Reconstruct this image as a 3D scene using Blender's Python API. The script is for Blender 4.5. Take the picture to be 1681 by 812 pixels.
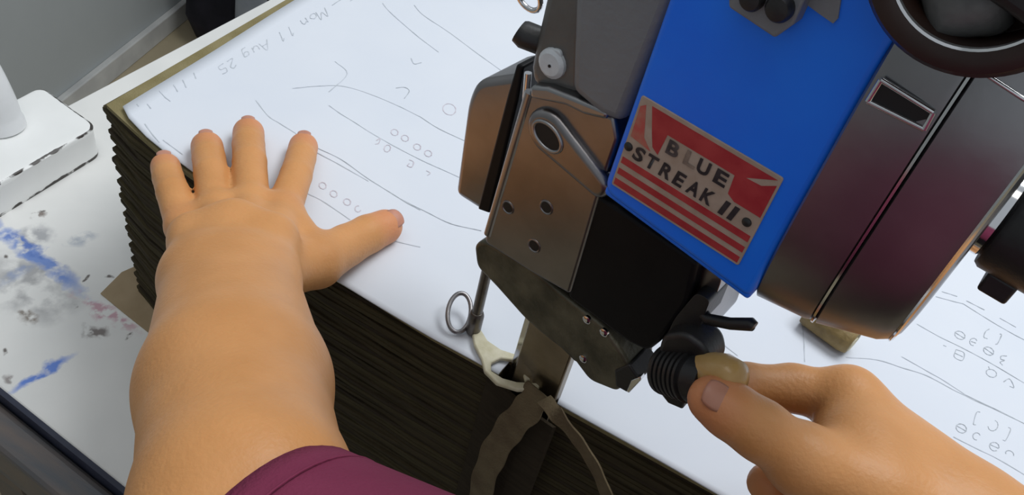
import bpy, bmesh, math, random
import numpy as np
from mathutils import Vector, Matrix

for o in list(bpy.data.objects): bpy.data.objects.remove(o)
scene = bpy.context.scene
COL = scene.collection
random.seed(7); RNG = np.random.RandomState(11)

# ------------------------------------------------------------------ camera
CAM_H, FOC, CX, CY = 0.38, 1400.0, 840.5, 406.0          # metres above the top of the cloth stack; focal length in px
def _ray(p): return np.array([p[0]-CX, p[1]-CY, FOC])
_n = _ray((470, 1850)); _up = -_n/np.linalg.norm(_n)
_X = np.cross(np.cross(_ray((540, 450)), _ray((1190, 812))), _up); _X /= np.linalg.norm(_X)
if _X[0] < 0: _X = -_X
ROT = np.array([_X, np.cross(_up, _X), _up])             # camera (right, down, forward) -> world
CAMPOS = np.array([0, 0, CAM_H])
cam = bpy.data.objects.new('camera', bpy.data.cameras.new('camera')); COL.objects.link(cam)
cam.data.sensor_width = 36.0; cam.data.lens = 36.0*FOC/1681.0; cam.data.clip_start = 0.01
_m = Matrix.Identity(4)
for i in range(3):
    _m[i][0] = ROT[i, 0]; _m[i][1] = -ROT[i, 1]; _m[i][2] = -ROT[i, 2]; _m[i][3] = CAMPOS[i]
cam.matrix_world = _m
scene.camera = cam

# ------------------------------------------------------------------ light
world = bpy.data.worlds.new('world'); scene.world = world; world.use_nodes = True
world.node_tree.nodes['Background'].inputs[0].default_value = (0.86, 0.93, 1.0, 1)
world.node_tree.nodes['Background'].inputs[1].default_value = 0.48
def area(name, loc, target, size, energy, col):
    d = bpy.data.lights.new(name, 'AREA'); d.shape = 'RECTANGLE'; d.size, d.size_y = size; d.energy = energy; d.color = col
    o = bpy.data.objects.new(name, d); COL.objects.link(o); o.location = loc
    o.rotation_euler = (Vector(target)-Vector(loc)).to_track_quat('-Z', 'Y').to_euler(); return o
area('ceiling_tube_light', (0.30, 0.95, 1.70), (-0.15, 0.30, 0), (1.2, 0.8), 25, (0.95, 0.98, 1.0))
area('ceiling_tube_light', (-0.25, -0.15, 1.9), (-0.2, 0.30, 0), (1.4, 0.5), 4, (1.0, 0.96, 0.90))  # weak warm fill added on the camera side, not a ceiling tube
vs = scene.view_settings
vs.view_transform = 'Standard'; vs.look = 'None'; vs.gamma = 1.0; vs.use_curve_mapping = False; vs.exposure = 0.0

# ------------------------------------------------------------------ geometry helpers
def at(p, z=0.0):                      # the point of a horizontal plane seen at a pixel
    d = ROT @ _ray(p); return CAMPOS + d*((z-CAM_H)/d[2])
def dp(px, py, depth):                 # the point at a given distance along the view
    return CAMPOS + (ROT @ _ray((px, py)))*(depth/FOC)

STACK = 0.193                          # height of the cloth stack; its top is z = 0
TABLE_Z = -STACK
TH = math.radians(-11.0)
MU = np.array([math.cos(TH), math.sin(TH), 0]); MV = np.array([math.sin(TH), -math.cos(TH), 0])
MQ = at((900, 650), 0)
def mp(px, py, w):                     # (u, z) on the machine plane w metres towards the operator
    d = ROT @ _ray((px, py)); q = MQ + MV*w
    P = CAMPOS + d*(np.dot(q-CAMPOS, MV)/np.dot(d, MV))
    return float(np.dot(P-MQ, MU)), float(P[2])

def srgb(r, g, b):
    f = lambda c: (c/255/12.92) if c/255 <= 0.04045 else ((c/255+0.055)/1.055)**2.4
    return (f(r), f(g), f(b))

# ------------------------------------------------------------------ materials
def mat(name, col, rough=0.5, metal=0.0, col2=None, nscale=40.0, bump=0.0, bscale=None, spec=0.5, detail=6, lo=0.35, hi=0.65, rvar=0.0, stretch=None, sss=0.0):
    m = bpy.data.materials.new(name); m.use_nodes = True; nt = m.node_tree; N = nt.nodes; L = nt.links
    b = N['Principled BSDF']; b.inputs['Base Color'].default_value = (*col, 1); b.inputs['Roughness'].default_value = rough
    b.inputs['Metallic'].default_value = metal; b.inputs['Specular IOR Level'].default_value = spec
    tc = N.new('ShaderNodeTexCoord'); src = tc.outputs['Object']
    if stretch:
        mpn = N.new('ShaderNodeMapping'); mpn.inputs['Scale'].default_value = stretch; L.new(src, mpn.inputs[0]); src = mpn.outputs[0]
    nz = N.new('ShaderNodeTexNoise'); nz.inputs['Scale'].default_value = nscale; nz.inputs['Detail'].default_value = detail; L.new(src, nz.inputs['Vector'])
    if col2:
        r = N.new('ShaderNodeValToRGB'); r.color_ramp.elements[0].position = lo; r.color_ramp.elements[1].position = hi
        r.color_ramp.elements[0].color = (*col, 1); r.color_ramp.elements[1].color = (*col2, 1)
        L.new(nz.outputs['Fac'], r.inputs[0]); L.new(r.outputs[0], b.inputs['Base Color'])
    if rvar:
        mr = N.new('ShaderNodeMapRange'); mr.inputs['To Min'].default_value = max(0.02, rough-rvar); mr.inputs['To Max'].default_value = rough+rvar
        L.new(nz.outputs['Fac'], mr.inputs['Value']); L.new(mr.outputs[0], b.inputs['Roughness'])
    if bump:
        n2 = N.new('ShaderNodeTexNoise'); n2.inputs['Scale'].default_value = bscale or nscale*4; n2.inputs['Detail'].default_value = 4; L.new(src, n2.inputs['Vector'])
        bp = N.new('ShaderNodeBump'); bp.inputs['Strength'].default_value = bump; bp.inputs['Distance'].default_value = 0.002
        L.new(n2.outputs['Fac'], bp.inputs['Height']); L.new(bp.outputs[0], b.inputs['Normal'])
    if sss:
        b.inputs['Subsurface Weight'].default_value = sss; b.inputs['Subsurface Radius'].default_value = (1, 0.35, 0.2); b.inputs['Subsurface Scale'].default_value = 0.004
    return m

M = {}
M['blue'] = mat('blue_enamel', (0.002, 0.16, 0.92), 0.38, 0, (0.004, 0.19, 0.96), 25, 0.05, 300)
M['nickel'] = mat('worn_nickel', (0.22, 0.21, 0.215), 0.31, 1.0, (0.29, 0.275, 0.275), 30, 0.04, 200, rvar=0.07)
M['steel'] = mat('polished_steel', (0.27, 0.268, 0.275), 0.33, 1.0, (0.36, 0.355, 0.36), 18, 0.05, 90, rvar=0.08)
M['darksteel'] = mat('dark_steel', (0.10, 0.09, 0.085), 0.35, 0.9, (0.16, 0.14, 0.12), 60, 0.1, 300)
M['chrome'] = mat('chrome', (0.75, 0.75, 0.76), 0.12, 1.0, (0.65, 0.65, 0.66), 60)
M['greycast'] = mat('grey_cast_metal', (0.175, 0.182, 0.195), 0.5, 0.15, (0.205, 0.212, 0.225), 22, 0.15, 350)
M['nosegrey'] = mat('worn_grey_metal', (0.13, 0.125, 0.12), 0.42, 0.5, (0.19, 0.185, 0.18), 25, 0.15, 300)
M['black'] = mat('black_enamel', (0.003, 0.003, 0.004), 0.5, 0, (0.005, 0.005, 0.006), 40, 0.05, 200, spec=0.2)
M['blackplastic'] = mat('black_plastic', (0.008, 0.008, 0.009), 0.45, 0, (0.016, 0.015, 0.015), 80, 0.1, 400)
M['olive'] = mat('oily_olive_metal', (0.06, 0.057, 0.038), 0.42, 0.45, (0.14, 0.13, 0.09), 70, 0.25, 300)
M['blade'] = mat('oiled_blade_steel', (0.20, 0.165, 0.125), 0.30, 1.0, (0.30, 0.25, 0.19), 40, 0.1, 250, rvar=0.06)
M['brownring'] = mat('dark_brown_bakelite', (0.018, 0.008, 0.006), 0.34, 0, (0.028, 0.013, 0.009), 50, 0.05, 200)
M['keygrey'] = mat('worn_key_metal', (0.10, 0.10, 0.098), 0.5, 0.4, (0.19, 0.19, 0.183), 60, 0.15, 300)
M['matbrown'] = mat('matt_brown_bakelite', (0.022, 0.012, 0.010), 0.75, 0, (0.03, 0.017, 0.014), 50, 0.05, 200, spec=0.15)
M['amber'] = mat('amber_plastic', (0.60, 0.36, 0.11), 0.25, 0, (0.70, 0.46, 0.18), 90, 0.1, 300)
M['amber'].node_tree.nodes['Principled BSDF'].inputs['Transmission Weight'].default_value = 0.35
M['cream'] = mat('cream_nylon', (0.50, 0.46, 0.30), 0.45, 0, (0.62, 0.58, 0.44), 120, 0.1, 400)
M['hole'] = mat('black_bore', (0.004, 0.004, 0.004), 0.6)  # flat black that paints the shade inside holes left solid
M['whitepaint'] = mat('white_paint_blob', (0.50, 0.53, 0.56), 0.4, 0, (0.60, 0.63, 0.66), 120, 0.2, 300)
M['platebeige'] = mat('plate_beige', (0.36, 0.27, 0.21), 0.45, 0, (0.42, 0.33, 0.27), 160, 0.05, 600)
M['platered'] = mat('plate_red', (0.34, 0.018, 0.028), 0.42, 0, (0.42, 0.04, 0.045), 120, 0.05, 600)
M['platefaded'] = mat('plate_faded_red', (0.42, 0.15, 0.11), 0.45, 0, (0.46, 0.08, 0.07), 220, lo=0.4, hi=0.6)
M['ink'] = mat('plate_ink', (0.012, 0.011, 0.016), 0.5, 0, (0.03, 0.025, 0.03), 300)
M['inkfade'] = mat('plate_ink_faded', (0.10, 0.08, 0.08), 0.5, 0, (0.03, 0.027, 0.03), 250)
M['inkgone'] = mat('plate_ink_rubbed', (0.27, 0.20, 0.16), 0.5, 0, (0.15, 0.11, 0.09), 250)
M['paper'] = mat('marker_paper', (0.655, 0.69, 0.755), 0.7, 0, (0.685, 0.715, 0.77), 9, 0.12, 35, spec=0.2)
M['pencil'] = mat('pencil', (0.34, 0.37, 0.40), 0.7, 0, (0.48, 0.51, 0.55), 250, spec=0.2)
M['pencilfaint'] = mat('faint_pencil', (0.45, 0.485, 0.52), 0.7, 0, (0.58, 0.61, 0.665), 180, spec=0.2)
M['penpink'] = mat('faint_pink_pen', (0.52, 0.47, 0.52), 0.7, 0, (0.62, 0.59, 0.64), 180, spec=0.2)
for k, (a, b) in enumerate([((0.052, 0.041, 0.023), (0.066, 0.052, 0.029)), ((0.046, 0.036, 0.022), (0.058, 0.046, 0.028)),
                            ((0.060, 0.049, 0.026), (0.072, 0.058, 0.031)), ((0.040, 0.031, 0.021), (0.052, 0.040, 0.026))]):
    M['cloth%d' % k] = mat('brown_cloth_%d' % k, a, 0.9, 0, b, 60, 0.5, 900, spec=0.1, stretch=(1, 1, 6))  # darkened so the ply colour carries the shade of the stack front
M['clothtop'] = mat('olive_tan_cloth', (0.21, 0.175, 0.085), 0.9, 0, (0.26, 0.22, 0.115), 50, 0.4, 900, spec=0.1)  # top ply, same cloth in a lighter colour for the light from above
M['kraft'] = mat('kraft_paper', (0.33, 0.25, 0.155), 0.8, 0, (0.40, 0.31, 0.20), 30, 0.2, 200, spec=0.1)
M['offcut'] = mat('brown_cloth_strip', (0.115, 0.085, 0.052), 0.9, 0, (0.16, 0.125, 0.075), 80, 0.4, 700, spec=0.1)
M['maroon'] = mat('maroon_jersey', (0.17, 0.027, 0.062), 0.85, 0, (0.195, 0.033, 0.072), 30, 0.3, 900, spec=0.15)
M['white'] = mat('white_enamel', (0.80, 0.81, 0.82), 0.45, 0, (0.85, 0.86, 0.87), 30, 0.15, 120)
M['chip'] = mat('chipped_dark_iron', (0.03, 0.026, 0.024), 0.7, 0, (0.08, 0.07, 0.06), 200)
M['rail'] = mat('grey_metal_rail', (0.10, 0.105, 0.115), 0.42, 0.3, (0.16, 0.13, 0.115), 14, 0.1, 200, stretch=(1, 6, 6))
M['railedge'] = mat('navy_edge_tape', (0.018, 0.022, 0.045), 0.5, 0, (0.03, 0.035, 0.06), 40)
M['wall'] = mat('grey_wall_paint', (0.40, 0.425, 0.43), 0.6, 0, (0.44, 0.465, 0.47), 3, 0.1, 30)
M['base'] = mat('pale_baseboard_paint', (0.46, 0.46, 0.45), 0.6, 0, (0.58, 0.58, 0.56), 12)
M['floor'] = mat('brown_floor', (0.34, 0.285, 0.18), 0.6, 0, (0.42, 0.35, 0.235), 5, 0.1, 40)
M['darkbag'] = mat('black_bag_cloth', (0.008, 0.008, 0.012), 0.8, 0, (0.02, 0.019, 0.028), 14, 0.4, 60, spec=0.2)
M['greycloth'] = mat('grey_blue_cloth', (0.19, 0.21, 0.24), 0.8, 0, (0.25, 0.27, 0.30), 14, 0.3, 60)
M['brass'] = mat('tan_cloth_roll', (0.15, 0.10, 0.03), 0.6, 0, (0.27, 0.19, 0.07), 70, 0.4, 300)
M['nail'] = mat('fingernail', (0.47, 0.21, 0.14), 0.38, 0, (0.53, 0.25, 0.17), 120, sss=0.1)
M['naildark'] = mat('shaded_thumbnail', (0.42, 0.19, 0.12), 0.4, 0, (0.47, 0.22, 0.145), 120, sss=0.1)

def skin_material():
    m = mat('tanned_skin', (0.565, 0.26, 0.09), 0.46, 0, (0.625, 0.295, 0.108), 35, 0.16, 520, sss=0.12, spec=0.4)
    nt = m.node_tree; N = nt.nodes; L = nt.links; b = N['Principled BSDF']
    a = N.new('ShaderNodeAttribute'); a.attribute_name = 'flush'
    mx = N.new('ShaderNodeMix'); mx.data_type = 'RGBA'; mx.blend_type = 'MIX'
    base = b.inputs['Base Color'].links[0].from_socket
    L.new(a.outputs['Fac'], mx.inputs[0]); L.new(base, mx.inputs[6]); mx.inputs[7].default_value = (0.62, 0.23, 0.12, 1)
    L.new(mx.outputs[2], b.inputs['Base Color']); return m
M['skin'] = skin_material()

def table_material():                  # white laminate with ink smears that have shapes of their own
    m = mat('inked_white_laminate', (0.76, 0.76, 0.74), 0.45, 0, (0.83, 0.825, 0.80), 12, 0.05, 60)
    nt = m.node_tree; N = nt.nodes; L = nt.links; b = N['Principled BSDF']
    tc = N.new('ShaderNodeTexCoord')
    nz = N.new('ShaderNodeTexNoise'); nz.inputs['Scale'].default_value = 55; nz.inputs['Detail'].default_value = 5; L.new(tc.outputs['Object'], nz.inputs['Vector'])
    sub = N.new('ShaderNodeVectorMath'); sub.operation = 'SUBTRACT'; L.new(nz.outputs['Color'], sub.inputs[0]); sub.inputs[1].default_value = (0.5, 0.5, 0.5)
    sc = N.new('ShaderNodeVectorMath'); sc.operation = 'SCALE'; sc.inputs['Scale'].default_value = 0.022; L.new(sub.outputs[0], sc.inputs[0])
    ad = N.new('ShaderNodeVectorMath'); ad.operation = 'ADD'; L.new(tc.outputs['Object'], ad.inputs[0]); L.new(sc.outputs[0], ad.inputs[1])
    cur = b.inputs['Base Color'].links[0].from_socket
    def smear(p0, p1, wid, colr, amt, nsc=80, lo=0.4, hi=0.6):
        nonlocal cur
        a = at(p0, TABLE_Z); c = at(p1, TABLE_Z); d = c-a; ln = float(np.linalg.norm(d)); ang = math.atan2(d[1], d[0]); mid = (a+c)/2
        mpn = N.new('ShaderNodeMapping'); mpn.vector_type = 'TEXTURE'
        mpn.inputs['Location'].default_value = (mid[0], mid[1], 0); mpn.inputs['Rotation'].default_value = (0, 0, ang)
        mpn.inputs['Scale'].default_value = (ln/2, wid, 1000.0); L.new(ad.outputs[0], mpn.inputs[0])
        le = N.new('ShaderNodeVectorMath'); le.operation = 'LENGTH'; L.new(mpn.outputs[0], le.inputs[0])
        mr = N.new('ShaderNodeMapRange'); mr.inputs['From Min'].default_value = 1.15; mr.inputs['From Max'].default_value = 0.5; mr.inputs['To Max'].default_value = amt
        L.new(le.outputs['Value'], mr.inputs['Value'])
        n2 = N.new('ShaderNodeTexNoise'); n2.inputs['Scale'].default_value = nsc; n2.inputs['Detail'].default_value = 6; L.new(tc.outputs['Object'], n2.inputs['Vector'])
        m2 = N.new('ShaderNodeMapRange'); m2.inputs['From Min'].default_value = lo; m2.inputs['From Max'].default_value = hi; L.new(n2.outputs['Fac'], m2.inputs['Value'])
        mu = N.new('ShaderNodeMath'); mu.operation = 'MULTIPLY'; L.new(mr.outputs[0], mu.inputs[0]); L.new(m2.outputs[0], mu.inputs[1])
        mx = N.new('ShaderNodeMix'); mx.data_type = 'RGBA'; L.new(mu.outputs[0], mx.inputs[0]); L.new(cur, mx.inputs[6]); mx.inputs[7].default_value = (*colr, 1)
        cur = mx.outputs[2]
    grey = (0.30, 0.30, 0.31)
    smear((0, 420), (110, 520), 0.030, grey, 0.75, 60)
    smear((20, 400), (90, 380), 0.016, (0.26, 0.27, 0.30), 0.7, 90)
    smear((100, 400), (165, 385), 0.008, (0.42, 0.46, 0.52), 0.8, 110)
    smear((-30, 350), (150, 490), 0.0085, (0.16, 0.27, 0.62), 0.95, 70, 0.34, 0.5)
    smear((0, 375), (110, 440), 0.006, (0.09, 0.18, 0.52), 0.9, 120, 0.42, 0.55)
    smear((0, 470), (60, 430), 0.006, (0.30, 0.36, 0.52), 0.8, 110)
    smear((8, 646), (125, 578), 0.0052, (0.10, 0.22, 0.66), 0.95, 90, 0.2, 0.4)
    smear((120, 480), (230, 545), 0.008, (0.55, 0.27, 0.34), 0.8, 130, 0.45, 0.6)
    smear((135, 535), (175, 550), 0.007, (0.16, 0.13, 0.12), 0.9, 120, 0.42, 0.55)
    smear((30, 515), (60, 525), 0.006, (0.25, 0.21, 0.18), 0.9, 120, 0.4, 0.55)
    smear((45, 355), (75, 352), 0.004, (0.18, 0.14, 0.12), 0.9, 120, 0.4, 0.5)
    smear((0, 615), (25, 622), 0.005, (0.28, 0.25, 0.24), 0.9, 120, 0.42, 0.55)
    for p in [(140, 457), (177, 455), (5, 422), (110, 500), (60, 345), (205, 547), (3, 575), (228, 470)]:
        smear(p, (p[0]+9, p[1]+4), 0.003, (0.13, 0.11, 0.10), 0.95, 160, 0.35, 0.5)
    L.new(cur, b.inputs['Base Color']); return m
M['table'] = table_material()

def chipped_material():                # white enamel worn through to dark iron along its edges
    m = mat('chipped_white_enamel', (0.87, 0.875, 0.86), 0.42, 0, (0.91, 0.915, 0.90), 20, 0.1, 80)
    nt = m.node_tree; N = nt.nodes; L = nt.links; b = N['Principled BSDF']
    a = N.new('ShaderNodeAttribute'); a.attribute_name = 'edge'
    tc = N.new('ShaderNodeTexCoord'); nz = N.new('ShaderNodeTexNoise'); nz.inputs['Scale'].default_value = 70; nz.inputs['Detail'].default_value = 7; L.new(tc.outputs['Object'], nz.inputs['Vector'])
    ad = N.new('ShaderNodeMath'); ad.operation = 'ADD'; L.new(a.outputs['Fac'], ad.inputs[0]); L.new(nz.outputs['Fac'], ad.inputs[1])
    mr = N.new('ShaderNodeMapRange'); mr.inputs['From Min'].default_value = 1.27; mr.inputs['From Max'].default_value = 1.35; L.new(ad.outputs[0], mr.inputs['Value'])
    mx = N.new('ShaderNodeMix'); mx.data_type = 'RGBA'; base = b.inputs['Base Color'].links[0].from_socket
    L.new(mr.outputs[0], mx.inputs[0]); L.new(base, mx.inputs[6]); mx.inputs[7].default_value = (0.05, 0.042, 0.037, 1); L.new(mx.outputs[2], b.inputs['Base Color'])
    return m
M['chipped'] = chipped_material()

# ------------------------------------------------------------------ mesh helpers
def link(name, me, m, parent=None, smooth=True, ang=40):
    o = bpy.data.objects.new(name, me); COL.objects.link(o)
    if m is not None: me.materials.append(M[m] if isinstance(m, str) else m)
    if smooth and len(me.polygons):
        me.polygons.foreach_set('use_smooth', [True]*len(me.polygons))
        if ang: me.set_sharp_from_angle(angle=math.radians(ang))
    if parent is not None: o.parent = parent
    return o
def mesh(name, V, F, m, parent=None, smooth=True, ang=40):
    me = bpy.data.meshes.new(name); me.from_pydata([tuple(map(float, v)) for v in V], [], F); me.validate(); me.update()
    return link(name, me, m, parent, smooth, ang)
def bevel(o, w, seg=3, ang=30):
    b = o.modifiers.new('bevel', 'BEVEL'); b.width = w; b.segments = seg; b.limit_method = 'ANGLE'; b.angle_limit = math.radians(ang); b.harden_normals = False
    return o
def empty(name, loc, rz, label, cat, group=None):
    o = bpy.data.objects.new(name, None); COL.objects.link(o); o.location = loc; o.rotation_euler = (0, 0, rz); o.empty_display_size = 0.02
    return tag(o, label, cat, group)
def tag(o, label=None, cat=None, group=None, kind=None):
    for k, v in (('label', label), ('category', cat), ('group', group), ('kind', kind)):
        if v: o[k] = v
    return o
def prism_geo(pts, f0, f1):            # two copies of an outline joined into a solid; f maps (a, b) -> point
    n = len(pts); area2 = sum(pts[i][0]*pts[(i+1) % n][1]-pts[(i+1) % n][0]*pts[i][1] for i in range(n))
    if area2 < 0: pts = pts[::-1]
    V = [f0(*p) for p in pts]+[f1(*p) for p in pts]
    F = [tuple(range(n-1, -1, -1)), tuple(range(n, 2*n))]+[(i, (i+1) % n, n+(i+1) % n, n+i) for i in range(n)]
    return V, F
def frame_of(d):
    d = np.array(d, float); d /= np.linalg.norm(d); a = np.array([0, 0, 1.0]) if abs(d[2]) < 0.9 else np.array([1.0, 0, 0])
    x = np.cross(a, d); x /= np.linalg.norm(x); return x, np.cross(d, x), d
def tube_geo(P, rad, n=16, flat=1.0, caps=True, hint=None):
    P = [np.array(p, float) for p in P]; V = []; F = []
    if not hasattr(rad, '__len__'): rad = [rad]*len(P)
    prev = None
    for i, p in enumerate(P):
        t = P[min(i+1, len(P)-1)]-P[max(i-1, 0)]; t /= np.linalg.norm(t)
        if prev is None:
            x = np.array(hint, float) if hint is not None else frame_of(t)[0]
        else: x = prev
        x = x-np.dot(x, t)*t; x /= np.linalg.norm(x); y = np.cross(t, x); prev = x
        for k in range(n):
            a = 2*math.pi*k/n; V.append(p+rad[i]*(math.cos(a)*x+flat*math.sin(a)*y))
    for i in range(len(P)-1):
        for k in range(n): F.append((i*n+k, i*n+(k+1) % n, (i+1)*n+(k+1) % n, (i+1)*n+k))
    if caps: F += [tuple(range(n-1, -1, -1)), tuple(range((len(P)-1)*n, len(P)*n))]
    return V, F
def lathe_geo(c, axis, prof, n=40, caps=True):     # prof: (distance along the axis, radius)
    x, y, d = frame_of(axis); c = np.array(c, float); V = []; F = []
    for (t, r) in prof:
        for k in range(n):
            a = 2*math.pi*k/n; V.append(c+d*t+r*(math.cos(a)*x+math.sin(a)*y))
    m = len(prof)
    for i in range(m-1):
        for k in range(n): F.append((i*n+k, i*n+(k+1) % n, (i+1)*n+(k+1) % n, (i+1)*n+k))
    if caps: F += [tuple(range(n-1, -1, -1)), tuple(range((m-1)*n, m*n))]
    return V, F
def spline(P, n=12):                    # Catmull-Rom through points
    P = [np.array(p, float) for p in P]; Q = [2*P[0]-P[1]]+P+[2*P[-1]-P[-2]]; out = []
    for i in range(1, len(Q)-2):
        for k in range(n):
            t = k/n; a, b, c, d = Q[i-1], Q[i], Q[i+1], Q[i+2]
            out.append(0.5*((2*b)+(-a+c)*t+(2*a-5*b+4*c-d)*t*t+(-a+3*b-3*c+d)*t**3))
    out.append(P[-1]); return out
def join(*geos):
    V = []; F = []
    for (v, f) in geos:
        n = len(V); V += list(v); F += [tuple(i+n for i in q) for q in f]
    return V, F
def rounded(pts, r, n=5):               # round the corners of a 2D outline
    out = []; m = len(pts)
    for i in range(m):
        p = np.array(pts[i]); a = np.array(pts[i-1])-p; b = np.array(pts[(i+1) % m])-p
        la, lb = np.linalg.norm(a), np.linalg.norm(b); ri = r[i] if hasattr(r, '__len__') else r
        k = min(ri, la*0.45, lb*0.45); s, e = p+a/la*k, p+b/lb*k
        if ri <= 0: out.append(tuple(p)); continue
        for j in range(n+1):
            t = j/n; out.append(tuple((1-t)**2*s+2*t*(1-t)*p+t*t*e))
    return out

# ------------------------------------------------------------------ the setting
FLOOR_Z = TABLE_Z-0.80
def struct(o): o['kind'] = 'structure'; return o
struct(mesh('floor', [(-4, -3, FLOOR_Z), (4, -3, FLOOR_Z), (4, 5, FLOOR_Z), (-4, 5, FLOOR_Z), (-4, -3, FLOOR_Z-.05), (4, -3, FLOOR_Z-.05), (4, 5, FLOOR_Z-.05), (-4, 5, FLOOR_Z-.05)],
            [(0, 1, 2, 3), (7, 6, 5, 4), (0, 4, 5, 1), (1, 5, 6, 2), (2, 6, 7, 3), (3, 7, 4, 0)], 'floor', smooth=False))
wa = at((150, 160), FLOOR_Z); wb = at((345, 0), FLOOR_Z); wd = (wb-wa)/np.linalg.norm(wb-wa); wn = np.array([wd[1], -wd[0], 0])
def wallbox(name, s0, s1, z0, z1, t0, t1, m):
    c = [wa+wd*s+wn*t for s, t in ((s0, t0), (s1, t0), (s1, t1), (s0, t1))]
    V = [(p[0], p[1], z0) for p in c]+[(p[0], p[1], z1) for p in c]
    return struct(mesh(name, V, [(3, 2, 1, 0), (4, 5, 6, 7), (0, 1, 5, 4), (1, 2, 6, 5), (2, 3, 7, 6), (3, 0, 4, 7)], m, smooth=False))
wallbox('wall_left', -4, 3.5, FLOOR_Z, 1.7, -0.12, -0.014, 'wall')
bevel(wallbox('baseboard_left', -4, 3.5, FLOOR_Z, FLOOR_Z+0.055, -0.014, 0.004, 'base'), 0.003, 2)

# cutting table: laminate top, edge tape, grey front rail, legs
f0 = at((0, 636), TABLE_Z); f1 = at((215, 808), TABLE_Z); fs = (f1[1]-f0[1])/(f1[0]-f0[0])
fy = lambda x: f0[1]+fs*(x-f0[0])
TX0, TX1, TY1 = -0.655, 1.15, 1.45
tb = empty('cutting_table', (0, 0, FLOOR_Z), 0, 'white laminate cutting table with ink smears and a dark front rail', 'table')
def table_part(name, pts, z0, z1, m):
    V, F = prism_geo(pts, lambda a, b: (a, b, z0-FLOOR_Z), lambda a, b: (a, b, z1-FLOOR_Z)); return mesh(name, V, F, m, tb, smooth=False)
ttop = mesh('tabletop', *prism_geo([(TX0, fy(TX0)), (TX1, fy(TX1)), (TX1, TY1), (TX0, TY1)], lambda a, b: (a, b, TABLE_Z-0.025), lambda a, b: (a, b, TABLE_Z)), 'table', smooth=False)
ttop.parent = tb; ttop.location = (0, 0, -FLOOR_Z); bevel(ttop, 0.0015, 2)
table_part('edge_tape', [(TX0, fy(TX0)-0.004), (TX1, fy(TX1)-0.004), (TX1, fy(TX1)-0.0002), (TX0, fy(TX0)-0.0002)], TABLE_Z-0.028, TABLE_Z+0.0015, 'railedge')
bevel(table_part('front_rail', [(TX0, fy(TX0)-0.030), (TX1, fy(TX1)-0.030), (TX1, fy(TX1)-0.0042), (TX0, fy(TX0)-0.0042)], TABLE_Z-0.060, TABLE_Z-0.008, 'rail'), 0.006, 3)
for x, y in ((TX0+0.05, 0.28), (TX1-0.05, 0.28), (TX0+0.05, TY1-0.06), (TX1-0.05, TY1-0.06)):
    table_part('leg', [(x-.025, y-.025), (x+.025, y-.025), (x+.025, y+.025), (x-.025, y+.025)], FLOOR_Z, TABLE_Z-0.025, 'rail')

# black cloth bag on the floor beyond the end of the table
bag_c = at((432, 62), FLOOR_Z)
bag = empty('cloth_bag', tuple(bag_c), 0.25, 'black cloth bag with a grey-blue panel on the floor past the table end', 'bag')
V = []; F = []; n = 36; prof = [(0, 0.16), (0.01, 0.20), (0.10, 0.215), (0.25, 0.20), (0.40, 0.16), (0.50, 0.11), (0.55, 0.07), (0.56, 0.02)]
for i, (z, r) in enumerate(prof):
    for k in range(n):
        a = 2*math.pi*k/n; rr = r*(1+0.09*math.sin(3*a+z*9)+0.05*math.sin(7*a-z*14)); V.append((rr*math.cos(a), rr*0.8*math.sin(a), z))
for i in range(len(prof)-1):
    for k in range(n): F.append((i*n+k, i*n+(k+1) % n, (i+1)*n+(k+1) % n, (i+1)*n+k))
F += [tuple(range(n-1, -1, -1)), tuple(range((len(prof)-1)*n, len(prof)*n))]
mesh('bag_body', V, F, 'darkbag', bag, ang=None)
V, F = tube_geo(spline([(0.05, -0.172, 0.02), (0.055, -0.185, 0.12), (0.06, -0.175, 0.26), (0.06, -0.138, 0.40), (0.05, -0.06, 0.54)], 6), 0.042, 14, 0.25, hint=(1, 0, 0))
mesh('grey_panel', V, F, 'greycloth', bag, ang=None)

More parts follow.
